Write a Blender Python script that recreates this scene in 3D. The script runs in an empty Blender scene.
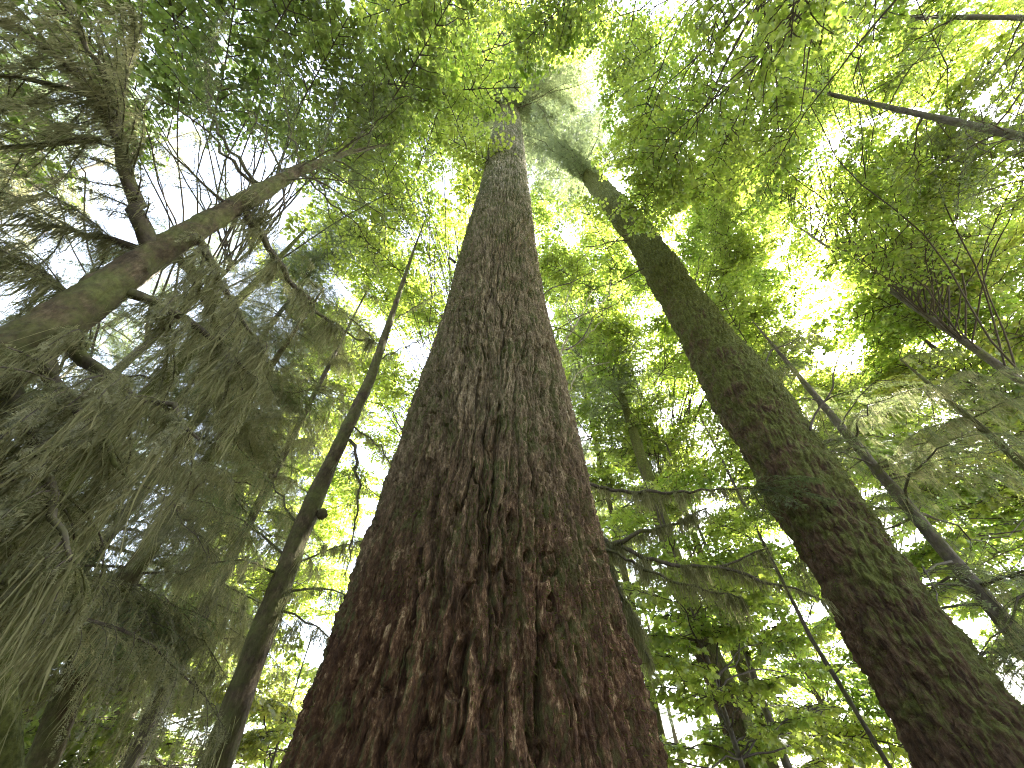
import bpy, math
import numpy as np
from math import radians, pi

# ------------------------------------------------------------------ camera
sc = bpy.context.scene
W, H, F = 1024., 768., 384.
CAM = np.array([0., 0., 1.5])
_c = np.array([-9., 362., -F]); _c /= np.linalg.norm(_c)          # world up seen from the camera
_f = np.array([0., 0., -1.]); _y = _f - _c * (_f @ _c); _y /= np.linalg.norm(_y)
ROT = np.array([np.cross(_y, _c), _y, _c])                         # camera axes -> world axes
cd = bpy.data.cameras.new('camera'); cam = bpy.data.objects.new('camera', cd)
sc.collection.objects.link(cam); sc.camera = cam
cd.sensor_width = 36.; cd.lens = F / W * 36.; cd.clip_start = .05; cd.clip_end = 2000.
import mathutils
M4 = mathutils.Matrix([list(ROT[i]) + [CAM[i]] for i in range(3)] + [[0, 0, 0, 1]])
cam.matrix_world = M4

# ------------------------------------------------------------------ light
SUN_AZ, SUN_EL = 54., 42.
wd = bpy.data.worlds.new('World'); sc.world = wd; wd.use_nodes = True
wn = wd.node_tree; bg = wn.nodes['Background']
sky = wn.nodes.new('ShaderNodeTexSky'); sky.sky_type = 'NISHITA'; sky.sun_disc = False
sky.sun_elevation = radians(SUN_EL); sky.sun_rotation = radians(SUN_AZ)
sky.air_density = 1.0; sky.dust_density = 2.0; sky.ozone_density = 2.0
hs = wn.nodes.new('ShaderNodeHueSaturation'); hs.inputs['Saturation'].default_value = .5; hs.inputs['Value'].default_value = 1.15
wn.links.new(sky.outputs[0], hs.inputs['Color']); wn.links.new(hs.outputs[0], bg.inputs[0]); bg.inputs[1].default_value = .085
sd = bpy.data.lights.new('sun', 'SUN'); sd.energy = 5.; sd.angle = radians(.5); sd.color = (1., .965, .91)
so = bpy.data.objects.new('sun', sd); sc.collection.objects.link(so)
sv = mathutils.Vector((math.sin(radians(SUN_AZ)) * math.cos(radians(SUN_EL)), math.cos(radians(SUN_AZ)) * math.cos(radians(SUN_EL)), math.sin(radians(SUN_EL))))
so.rotation_euler = sv.to_track_quat('Z', 'Y').to_euler(); so.location = sv * 60
vs = sc.view_settings; vs.view_transform = 'Standard'; vs.look = 'None'; vs.gamma = 1.; vs.exposure = 3.9
sc.render.engine = 'CYCLES'
cy = sc.cycles
cy.max_bounces = 8; cy.diffuse_bounces = 7; cy.glossy_bounces = 2; cy.transmission_bounces = 4; cy.transparent_max_bounces = 4
cy.use_denoising = True; cy.denoising_prefilter = 'NONE'; cy.filter_width = 1.1; cy.use_adaptive_sampling = True; cy.adaptive_threshold = .02
cy.sample_clamp_indirect = 8.
try: cy.denoiser = 'OPENIMAGEDENOISE'
except Exception: pass

# ------------------------------------------------------------------ helpers
def ray(x, y):
    v = ROT @ np.array([x - W / 2, H / 2 - y, -F]); return v / np.linalg.norm(v)
def at(x, y, d):
    """the point seen at photo pixel (x, y) at the horizontal distance d metres"""
    v = ray(x, y); return CAM + v * d / max(math.hypot(v[0], v[1]), 1e-3)
def sl(x, y, s):
    """the same at slant distance s"""
    return CAM + ray(x, y) * s
def polar(az, d, z=0.):
    a = radians(az); return np.array([math.sin(a) * d, math.cos(a) * d, z])
def norm(v):
    return v / np.maximum(np.linalg.norm(v, axis=-1, keepdims=True), 1e-9)
UP = np.array([0., 0., 1.])

def hsh(x, y, z, s=0):
    with np.errstate(over='ignore'):
        h = (x.astype(np.int64) * 374761393 + y.astype(np.int64) * 668265263 + z.astype(np.int64) * 2147483647 + s * 1274126177) & 0xffffffff
        h = ((h ^ (h >> 13)) * 1274126177) & 0xffffffff
        h = ((h ^ (h >> 16)) * 2246822519) & 0xffffffff
        return ((h ^ (h >> 15)) & 0xffffff) / float(0xffffff)
def vnoise(p, s=0):
    i = np.floor(p).astype(np.int64); f = p - i; f = f * f * (3 - 2 * f); r = 0
    for a in (0, 1):
        for b in (0, 1):
            for c in (0, 1):
                w = (f[..., 0] if a else 1 - f[..., 0]) * (f[..., 1] if b else 1 - f[..., 1]) * (f[..., 2] if c else 1 - f[..., 2])
                r = r + w * hsh(i[..., 0] + a, i[..., 1] + b, i[..., 2] + c, s)
    return r * 2 - 1
def fbm(p, o=4, s=0, g=.5):
    r = 0; a = 1.
    for k in range(o):
        r = r + a * vnoise(p * 2 ** k, s + k); a *= g
    return r
def voronoi(u, v, N, s=0):
    iu = np.floor(u).astype(np.int64); iv = np.floor(v).astype(np.int64)
    f1 = np.full(u.shape, 9.); f2 = np.full(u.shape, 9.); ident = np.zeros(u.shape); z0 = np.zeros_like(iu)
    for a in (-1, 0, 1):
        for b in (-1, 0, 1):
            cx = iu + a; cyy = iv + b; m = np.mod(cx, N)
            px = cx + .15 + .7 * hsh(m, cyy, z0, s); py = cyy + hsh(m, cyy, z0, s + 7)
            d = (px - u) ** 2 + (py - v) ** 2; hh = hsh(m, cyy, z0, s + 13)
            near = d < f1
            f2 = np.where(near, f1, np.minimum(f2, d)); ident = np.where(near, hh, ident); f1 = np.where(near, d, f1)
    return np.sqrt(f1), np.sqrt(f2), ident
def sstep(a, b, x):
    t = np.clip((x - a) / (b - a), 0, 1); return t * t * (3 - 2 * t)

class Buf:
    """collects triangles; build() links them as ONE mesh object"""
    def __init__(s): s.v = []; s.f = []; s.m = []; s.a = []; s.sm = []; s.n = 0
    def add(s, v, f, mat=0, var=0., smooth=False):
        v = np.asarray(v, np.float32).reshape(-1, 3); f = np.asarray(f, np.int32).reshape(-1, 3)
        if not len(f): return
        s.v.append(v); s.f.append(f + s.n); s.n += len(v)
        s.m.append(np.full(len(f), mat, np.int32)); s.sm.append(np.full(len(f), smooth, bool))
        s.a.append(np.broadcast_to(np.asarray(var, np.float32), (len(v),)))
    def mesh(s, name, mats, off=(0, 0, 0)):
        me = bpy.data.meshes.new(name)
        v = np.concatenate(s.v) - np.asarray(off, np.float32); f = np.concatenate(s.f)
        me.vertices.add(len(v)); me.vertices.foreach_set('co', v.ravel())
        me.loops.add(f.size); me.loops.foreach_set('vertex_index', f.ravel())
        me.polygons.add(len(f)); me.polygons.foreach_set('loop_start', np.arange(0, f.size, 3, dtype=np.int32))
        me.polygons.foreach_set('loop_total', np.full(len(f), 3, np.int32))
        for m in mats: me.materials.append(m)
        me.polygons.foreach_set('material_index', np.concatenate(s.m))
        me.polygons.foreach_set('use_smooth', np.concatenate(s.sm))
        at_ = me.attributes.new('var', 'FLOAT', 'POINT'); at_.data.foreach_set('value', np.concatenate(s.a))
        me.update(); return me
    def build(s, name, mats, parent=None, off=(0, 0, 0)):
        if not s.v: return None
        o = bpy.data.objects.new(name, s.mesh(name, mats if isinstance(mats, (list, tuple)) else [mats], off))
        sc.collection.objects.link(o)
        if parent: o.parent = parent
        return o

def thing(name, label, cat, loc, group=None):
    o = bpy.data.objects.new(name, None); sc.collection.objects.link(o)
    o.location = loc; o.empty_display_size = .3; o['label'] = label; o['category'] = cat
    if group: o['group'] = group
    return o

def resample(pts, n):
    """Catmull-Rom through pts, n points evenly along it"""
    p = np.asarray(pts, float)
    if len(p) == 2: return p[0] + (p[1] - p[0]) * np.linspace(0, 1, n)[:, None]
    q = np.vstack([2 * p[0] - p[1], p, 2 * p[-1] - p[-2]]); out = []
    for i in range(len(p) - 1):
        t = np.linspace(0, 1, 12, endpoint=False)[:, None]; a, b, c, d = q[i:i + 4]
        out.append(.5 * (2 * b + (c - a) * t + (2 * a - 5 * b + 4 * c - d) * t ** 2 + (3 * b - a - 3 * c + d) * t ** 3))
    c = np.vstack(out + [p[-1:]]); L = np.r_[0, np.cumsum(np.linalg.norm(np.diff(c, axis=0), axis=1))]
    return np.stack([np.interp(np.linspace(0, L[-1], n), L, c[:, k]) for k in range(c.shape[1])], 1)
def tangents(p):
    return norm(np.gradient(p, axis=0))
def tube(buf, pts, rad, k=6, mat=0, var=0., rough=0., rng=None):
    p = np.asarray(pts, float); n = len(p); T = tangents(p)
    ref = np.array([0, 0, 1.]) if abs(T[:, 2]).mean() < .8 else np.array([1., 0, 0])
    A = norm(np.cross(T, ref)); B = np.cross(T, A)
    th = np.arange(k) * 2 * pi / k; r = np.broadcast_to(np.asarray(rad, float), (n,))[:, None]
    if rough and rng is not None: r = r * (1 + rough * rng.uniform(-1, 1, (n, k)))
    v = p[:, None] + r[..., None] * (np.cos(th)[None, :, None] * A[:, None] + np.sin(th)[None, :, None] * B[:, None])
    i = np.arange(n - 1)[:, None] * k; j = np.arange(k)[None]; j2 = (j + 1) % k
    a, b, c, d = i + j, i + j2, i + k + j2, i + k + j
    f = np.concatenate([np.stack([a, b, c], -1).reshape(-1, 3), np.stack([a, c, d], -1).reshape(-1, 3)])
    buf.add(v, f, mat, var, True)

def trunk_mesh(buf, zs, cx, cyy, rad, nth, disp, mat=0, th0=0.):
    """a trunk skin: rows at heights zs round the axis (cx, cyy)(z), radius rad(z) plus disp(theta, z, R)"""
    th = np.arange(nth) * 2 * pi / nth + th0 if np.isscalar(nth) else nth
    nth = len(th); TH, Z = np.meshgrid(th, zs); R = rad(Z)
    D = disp(TH, Z, R) if disp else 0.
    RR = np.maximum(R + D, .01)
    v = np.stack([cx(Z) + RR * np.cos(TH), cyy(Z) + RR * np.sin(TH), Z], -1)
    n = len(zs); k = nth
    i = np.arange(n - 1)[:, None] * k; j = np.arange(k)[None]; j2 = (j + 1) % k
    a, b, c, d = i + j, i + j2, i + k + j2, i + k + j
    f = np.concatenate([np.stack([a, b, c], -1).reshape(-1, 3), np.stack([a, c, d], -1).reshape(-1, 3)])
    buf.add(v, f, mat, 0., True)
    return v
def rows(z0, z1, a, b):
    z = [z0]
    while z[-1] < z1: z.append(z[-1] + a + b * max(z[-1], 0))
    return np.array(z)

# ------------------------------------------------------------------ materials
def mat(name):
    m = bpy.data.materials.new(name); m.use_nodes = True; nt = m.node_tree; nt.nodes.clear()
    out = nt.nodes.new('ShaderNodeOutputMaterial'); return m, nt, out
def N(nt, typ, **kw):
    n = nt.nodes.new(typ)
    for k, v in kw.items():
        if k.startswith('i_'): n.inputs[k[2:].replace('_', ' ')].default_value = v
        else: setattr(n, k, v)
    return n
def ramp(nt, fac, stops):
    r = nt.nodes.new('ShaderNodeValToRGB'); e = r.color_ramp.elements
    while len(e) < len(stops): e.new(.5)
    for q, (p, c) in zip(e, stops): q.position = p; q.color = (*c, 1) if len(c) == 3 else c
    nt.links.new(fac, r.inputs[0]); return r.outputs[0]
def mixc(nt, f, a, b):
    m = nt.nodes.new('ShaderNodeMix'); m.data_type = 'RGBA'
    for s, v in ((m.inputs[0], f), (m.inputs[6], a), (m.inputs[7], b)):
        if hasattr(v, 'links'): nt.links.new(v, s)
        elif isinstance(v, (int, float)): s.default_value = v
        else: s.default_value = (*v, 1)
    return m.outputs[2]
def noise(nt, vec, scale, detail=4., rough=.55):
    n = N(nt, 'ShaderNodeTexNoise', i_Scale=scale, i_Detail=detail, i_Roughness=rough)
    nt.links.new(vec, n.inputs['Vector']); return n.outputs['Fac']
def mapped(nt, scale):
    tc = N(nt, 'ShaderNodeTexCoord'); mp = N(nt, 'ShaderNodeMapping'); mp.inputs['Scale'].default_value = scale
    nt.links.new(tc.outputs['Object'], mp.inputs['Vector']); return mp.outputs[0]

def leaf_mat(name, dark, light, tdark, tlight, tr=.5, gloss=.05):
    m, nt, out = mat(name)
    a = N(nt, 'ShaderNodeAttribute', attribute_name='var')
    oi = N(nt, 'ShaderNodeObjectInfo')
    ad = N(nt, 'ShaderNodeMath', operation='MULTIPLY_ADD'); ad.inputs[1].default_value = .25
    nt.links.new(oi.outputs['Random'], ad.inputs[0]); nt.links.new(a.outputs['Fac'], ad.inputs[2])
    sb = N(nt, 'ShaderNodeMath', operation='SUBTRACT'); sb.inputs[1].default_value = .12; sb.use_clamp = True
    nt.links.new(ad.outputs[0], sb.inputs[0]); f = sb.outputs[0]
    c = mixc(nt, f, dark, light); t = mixc(nt, f, tdark, tlight)
    d = N(nt, 'ShaderNodeBsdfDiffuse'); nt.links.new(c, d.inputs[0])
    tl = N(nt, 'ShaderNodeBsdfTranslucent'); nt.links.new(t, tl.inputs[0])
    mx = N(nt, 'ShaderNodeMixShader'); mx.inputs[0].default_value = tr
    nt.links.new(d.outputs[0], mx.inputs[1]); nt.links.new(tl.outputs[0], mx.inputs[2])
    g = N(nt, 'ShaderNodeBsdfGlossy', i_Roughness=.42); g.inputs[0].default_value = (1, 1, 1, 1)
    m2 = N(nt, 'ShaderNodeMixShader'); m2.inputs[0].default_value = gloss
    nt.links.new(mx.outputs[0], m2.inputs[1]); nt.links.new(g.outputs[0], m2.inputs[2])
    nt.links.new(m2.outputs[0], out.inputs[0]); return m

MAPLE = leaf_mat('maple_leaf', (.06, .085, .016), (.115, .13, .028), (.24, .41, .03), (.63, .71, .10), .58, .075)
MAPLE_DARK = leaf_mat('maple_leaf_olive', (.055, .072, .02), (.10, .115, .03), (.15, .26, .035), (.40, .48, .08), .52, .05)
MAPLE_YEL = leaf_mat('maple_leaf_autumn', (.07, .088, .018), (.13, .12, .03), (.28, .42, .045), (.70, .68, .12), .58, .075)
NEEDLE = leaf_mat('hemlock_needle', (.055, .07, .03), (.10, .115, .048), (.14, .19, .06), (.28, .33, .11), .45, .04)
NEEDLE_GREY = leaf_mat('fir_needle', (.055, .072, .042), (.10, .115, .065), (.15, .21, .09), (.28, .34, .15), .45, .04)
NEEDLE_BROWN = leaf_mat('drooping_needle', (.068, .068, .03), (.185, .178, .09), (.17, .18, .065), (.45, .43, .2), .46, .03)
NEEDLE_PALE = leaf_mat('fir_needle_pale', (.065, .082, .045), (.12, .135, .075), (.2, .26, .1), (.38, .44, .18), .46, .04)
MOSS_HANG = leaf_mat('moss_clumps', (.085, .088, .04), (.21, .2, .11), (.22, .22, .09), (.5, .47, .24), .45, .0)
MOSS_FUZZ = leaf_mat('moss_fuzz', (.045, .05, .012), (.10, .105, .03), (.10, .12, .02), (.2, .22, .05), .35, .0)

def bark(name, stops, sc_=(1, 1, .25), freq=9., moss=None, moss_amt=.5, bump=.35, fine=60., side=None, dist=.02, zgrad=None, mz=0.):
    m, nt, out = mat(name)
    v = mapped(nt, sc_)
    n1 = noise(nt, v, freq, 6., .65)
    n2 = noise(nt, mapped(nt, (1, 1, .4)), freq * 3.6, 5., .7)
    mxn = N(nt, 'ShaderNodeMath', operation='MULTIPLY_ADD'); mxn.inputs[1].default_value = .7; nt.links.new(n2, mxn.inputs[0])
    sb = N(nt, 'ShaderNodeMath', operation='SUBTRACT'); sb.inputs[1].default_value = .35; nt.links.new(n1, sb.inputs[0]); nt.links.new(sb.outputs[0], mxn.inputs[2]); n1 = mxn.outputs[0]
    c = ramp(nt, n1, stops)
    v0 = mapped(nt, (1, 1, 1))
    big = noise(nt, mapped(nt, (1, 1, .5)), 1.6, 5., .6)
    sx = N(nt, 'ShaderNodeSeparateXYZ'); tc = N(nt, 'ShaderNodeTexCoord'); nt.links.new(tc.outputs['Object'], sx.inputs[0])
    if zgrad:                                    # bark turns red to grey; shaded foot and lit upper trunk painted in too
        for (z0, z1, stops2) in zgrad:
            mr = N(nt, 'ShaderNodeMapRange'); mr.inputs[1].default_value = z0; mr.inputs[2].default_value = z1
            mm = N(nt, 'ShaderNodeMath', operation='MULTIPLY_ADD'); mm.inputs[1].default_value = (z1 - z0) * 1.2
            nt.links.new(big, mm.inputs[0]); s2 = N(nt, 'ShaderNodeMath', operation='SUBTRACT'); s2.inputs[1].default_value = (z1 - z0) * .6
            nt.links.new(sx.outputs[2], mm.inputs[2]); nt.links.new(mm.outputs[0], s2.inputs[0]); nt.links.new(s2.outputs[0], mr.inputs[0])
            c = mixc(nt, mr.outputs[0], c, ramp(nt, n1, stops2))
    if moss:
        mn = noise(nt, v0, 3.2, 9., .74)
        f = mn
        if side:                                 # moss grows mostly on one side of the trunk
            dp = N(nt, 'ShaderNodeVectorMath', operation='DOT_PRODUCT'); dp.inputs[1].default_value = side[0]
            ge = N(nt, 'ShaderNodeNewGeometry'); nt.links.new(ge.outputs['Normal'], dp.inputs[0])
            ma = N(nt, 'ShaderNodeMath', operation='MULTIPLY_ADD'); ma.inputs[1].default_value = side[1]
            nt.links.new(dp.outputs['Value'], ma.inputs[0]); nt.links.new(mn, ma.inputs[2]); f = ma.outputs[0]
        if mz:                                   # and more of it higher up
            mh = N(nt, 'ShaderNodeMath', operation='MULTIPLY_ADD'); mh.inputs[1].default_value = mz
            nt.links.new(sx.outputs[2], mh.inputs[0]); nt.links.new(f, mh.inputs[2]); f = mh.outputs[0]
        fr = ramp(nt, f, [(1 - moss_amt - .09, (0, 0, 0)), (1 - moss_amt + .09, (1, 1, 1))])
        mc = ramp(nt, noise(nt, v0, 24., 5., .7), [(.3, moss[0]), (.7, moss[1])])
        c = mixc(nt, fr, c, mc)
    b = N(nt, 'ShaderNodeBsdfPrincipled', i_Roughness=.88); b.inputs['Specular IOR Level'].default_value = .25
    nt.links.new(c, b.inputs['Base Color'])
    vv = N(nt, 'ShaderNodeTexVoronoi', i_Scale=fine * .5); nt.links.new(mapped(nt, (1, 1, .4)), vv.inputs['Vector'])
    ad = N(nt, 'ShaderNodeMath', operation='ADD'); nt.links.new(noise(nt, mapped(nt, (1, 1, .45)), fine, 6., .7), ad.inputs[0]); nt.links.new(vv.outputs['Distance'], ad.inputs[1])
    bp = N(nt, 'ShaderNodeBump', i_Strength=bump, i_Distance=dist); nt.links.new(ad.outputs[0], bp.inputs['Height'])
    nt.links.new(bp.outputs[0], b.inputs['Normal']); nt.links.new(b.outputs[0], out.inputs[0]); return m

GREEN = ((.06, .066, .02), (.14, .145, .048))
BARK_FIR = bark('fir_bark', [(.3, (.036, .017, .009)), (.5, (.085, .043, .022)), (.6, (.165, .092, .048)), (.7, (.38, .27, .155))], (1, 1, .28), 16.,
                GREEN, .37, 1., 110., ((-.8, -.1, 0.), .14), .02,
                [(2.2, 4.2, [(.3, (.09, .065, .036)), (.52, (.20, .152, .09)), (.72, (.37, .3, .19))]), (7., 13., [(.3, (.2, .165, .115)), (.55, (.41, .35, .25)), (.75, (.6, .54, .42))])], .012)
BARK_MOSSY = bark('mossy_bark', [(.3, (.035, .022, .014)), (.55, (.095, .058, .036)), (.75, (.18, .12, .075))], (1, 1, .5), 10., ((.042, .05, .011), (.14, .15, .036)), .50, 1., 70.,
                  ((.8, .2, .2), .2), .02, None, .028)
BARK_LEAN = bark('hemlock_bark', [(.3, (.036, .026, .015)), (.55, (.085, .062, .036)), (.75, (.18, .138, .085))], (1, 1, .5), 14., GREEN, .5, .5, 60.)
BARK_DARK = bark('thin_bark', [(.3, (.06, .05, .04)), (.6, (.13, .11, .085)), (.8, (.2, .17, .13))], (1, 1, .5), 14., GREEN, .42, .4, 60.)
WOOD = bark('limb_bark', [(.3, (.045, .035, .025)), (.6, (.10, .08, .06)), (.8, (.17, .14, .11))], (1, 1, 1), 14., GREEN, .45, .3, 60.)
PALE_TWIG = bark('sunlit_twig', [(.3, (.28, .25, .18)), (.7, (.5, .46, .36))], (1, 1, 1), 14., None, .4, .0, 60.)  # pale colour painted in for sunlight on the bare twigs
TWIG = bark('twig_bark', [(.3, (.05, .04, .03)), (.7, (.11, .09, .07))], (1, 1, 1), 14., None, .4, .0, 60.)

# ------------------------------------------------------------------ growing things
def needles(buf, P, D, S, L, K, nl, nw, rng, mat=0, drop=0.):
    """twiglets at P along D with flat side S, length L, fringed by K needles a side"""
    n = len(P)
    if not n: return
    fr = (np.arange(K) + .5) / K
    jit = rng.uniform(-.3, .3, (n, K, 2)) / K
    t = fr[None, :, None] + jit                                            # n,K,2
    base = P[:, None, None] + D[:, None, None] * (L[:, None, None] * t)[..., None]
    base = base + np.array([0, 0, -1.]) * (drop * L[:, None, None] * t ** 2)[..., None]
    sg = np.array([-1., 1.])[None, None, :, None]
    ln = nl * (1.05 - .6 * t) * rng.uniform(.7, 1.25, t.shape)
    tip = base + (D[:, None, None] * .55 + S[:, None, None] * sg * .85 + rng.normal(0, .18, base.shape)) * ln[..., None]
    w = D[:, None, None] * nw
    v = np.stack([base - w, base + w, tip], -2).reshape(-1, 3)
    f = np.arange(len(v)).reshape(-1, 3)
    var = np.repeat(rng.uniform(0, 1, n), K * 2 * 3)
    buf.add(v, f, mat, var)

def strands(buf, P, L, wd_, rng, mat=0, seg=3, sway=.16):
    """hanging moss: ragged tapering ribbons from points P"""
    n = len(P)
    if not n: return
    a = rng.uniform(0, 2 * pi, n); side = np.stack([np.cos(a), np.sin(a), 0 * a], 1)
    dr = norm(np.stack([rng.normal(0, sway, n), rng.normal(0, sway, n), -np.ones(n)], 1))
    t = np.linspace(0, 1, seg + 1)
    ww = wd_ * rng.uniform(.5, 1.5, n)[:, None] * (np.array([.6] + [1.] * (seg - 1) + [.05])[None] * (1 - .55 * t)[None]) * rng.uniform(.5, 1.4, (n, seg + 1))
    c = P[:, None] + dr[:, None] * (L[:, None] * t)[..., None] + side[:, None] * (rng.normal(0, .05, (n, seg + 1)) * L[:, None] * t)[..., None]
    v = np.stack([c - side[:, None] * ww[..., None], c + side[:, None] * ww[..., None]], 2).reshape(n, -1, 3)
    q = np.arange(seg) * 2
    f = np.concatenate([np.stack([q, q + 1, q + 3], 1), np.stack([q, q + 3, q + 2], 1)])
    f = (f[None] + (np.arange(n) * 2 * (seg + 1))[:, None, None]).reshape(-1, 3)
    buf.add(v.reshape(-1, 3), f, mat, np.repeat(rng.uniform(0, 1, n), 2 * (seg + 1)))

def conifer_limb(wood, fol, axis, r0, rng, sec=.5, spacing=.08, weep=.35, tw=.1, tsp=.04, K=8, nl=.016, nw=.0022, t0=.08,
                 moss=None, moss_n=0, moss_len=.25, moss_w=.008, fmat=0, wmat=0, rt=.004, taper=.7, sides=6, bare=0., clump=0., twigk=3):
    ph = rng.uniform(0, 6.28)
    L = np.linalg.norm(np.diff(axis, axis=0), axis=1).sum()
    n = max(int(L / spacing), 4); p = resample(axis, n + 1); T = tangents(p)
    m = max(int(L / .12), 5); q = resample(axis, m)
    q[1:-1] += rng.normal(0, .012 * min(L, 1.5), (m - 2, 3))
    tube(wood, q, r0 + (rt - r0) * np.linspace(0, 1, m) ** taper, sides, wmat, 0., .18, rng)
    P, D, S, LL, spots = [], [], [], [], [p, resample(axis, 110 if bare else 12)]
    for i in range(int(n * t0), n + 1):
        t = i / n
        if rng.random() < bare or (clump and math.sin(2 * pi * t * L / clump + ph) < -.15): continue
        sides_ = (1, -1) if rng.random() < .55 else ((1,) if i % 2 else (-1,))
        for sgn in sides_:
            l = sec * (min(1, .45 + (t - t0) * 4) * (1 - t) ** .65 + .12) * rng.uniform(.55, 1.3)
            side = norm(np.cross(T[i], UP) + 1e-6)
            ang = radians(rng.uniform(42, 68))
            d0 = norm(T[i] * math.cos(ang) + side * sgn * math.sin(ang) + UP * rng.uniform(-.25, .12) + rng.normal(0, .1, 3))
            k = 7; pts = [p[i]]
            for j in range(k):
                w = weep * ((j + 1) / k) ** 1.2
                pts.append(pts[-1] + norm(d0 * (1 - w) + np.array([0, 0, -1.]) * w + rng.normal(0, .05, 3)) * l / k)
            pts = np.array(pts)
            tube(wood, pts, np.linspace(max(r0 * .16, rt * .7), rt * .35, k + 1), twigk, wmat)
            spots.append(pts)
            nt_ = max(int(l / tsp), 2); u = (np.arange(nt_) + rng.uniform(.2, .8, nt_)) / nt_
            u = np.r_[u * .96, 1.]
            idx = np.clip(u * k, 0, k - 1e-6); i0 = idx.astype(int); fr = (idx - i0)[:, None]
            o = pts[i0] * (1 - fr) + pts[i0 + 1] * fr; tt = norm(pts[i0 + 1] - pts[i0])
            nrm = norm(np.cross(tt, np.cross(UP + .01 * T[i], tt)) + rng.normal(0, .25, tt.shape))
            s2 = norm(np.cross(tt, nrm))
            for g in (1, -1):
                a2 = np.radians(rng.uniform(35, 62, len(u)))[:, None]
                dd = norm(tt * np.cos(a2) + s2 * g * np.sin(a2) + np.array([0, 0, -1.]) * (.12 + .5 * weep * u[:, None]) + rng.normal(0, .1, tt.shape))
                if g == -1: dd[-1] = tt[-1]
                P.append(o); D.append(dd); LL.append(tw * (1.15 - .6 * u) * rng.uniform(.5, 1.3, len(u)))
                S.append(norm(np.cross(dd, nrm)))
    if P:
        needles(fol, np.concatenate(P), np.concatenate(D), np.concatenate(S), np.concatenate(LL), K, nl, nw, rng, fmat, .2)
    if moss is not None and moss_n:
        sp = np.concatenate(spots); c = sp[rng.integers(0, len(sp), moss_n)]
        kk = 5; pp = np.repeat(c, kk, 0) + rng.normal(0, .018, (moss_n * kk, 3))
        strands(moss, pp, moss_len * np.repeat(rng.uniform(.15, 1., moss_n) ** 1.4, kk) * rng.uniform(.4, 1.1, moss_n * kk), moss_w, rng, 0)

# one maple leaf, five lobes, stalk at the origin, tip at +Y, unit length
_hi = np.array([(0, 0), (.30, -.06), (.26, .14), (.58, .30), (.40, .38), (.52, .66), (.24, .58), (0, 1.02), (-.24, .58), (-.52, .66), (-.40, .38), (-.58, .30), (-.26, .14), (-.30, -.06)])
_lo = np.array([(0, -.03), (.5, .18), (.28, .42), (.45, .7), (0, 1.0), (-.45, .7), (-.28, .42), (-.5, .18)])
def leaf_template(o):
    c = np.vstack([[0, .36], o]); z = -.16 * np.abs(c[:, 0]) - .18 * c[:, 1] ** 2
    k = len(o); f = [(0, 1 + i, 1 + (i + 1) % k) for i in range(k)]
    return np.c_[c, z], np.array(f)
LEAF_HI, LEAF_LO = leaf_template(_hi), leaf_template(_lo)
def put_leaves(buf, tpl, P, Yd, Nn, size, rng, mat=0, var=None):
    if not len(P): return
    Yd = norm(Yd); X = norm(np.cross(Yd, Nn)); Z = np.cross(X, Yd)
    v, f = tpl; s = size[:, None, None]
    V = P[:, None] + s * (v[None, :, 0, None] * X[:, None] + v[None, :, 1, None] * Yd[:, None] + v[None, :, 2, None] * Z[:, None])
    Fc = (f[None] + (np.arange(len(P)) * len(v))[:, None, None]).reshape(-1, 3)
    buf.add(V.reshape(-1, 3), Fc, mat, np.repeat(rng.uniform(0, 1, len(P)) if var is None else var, len(v)))

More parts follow.
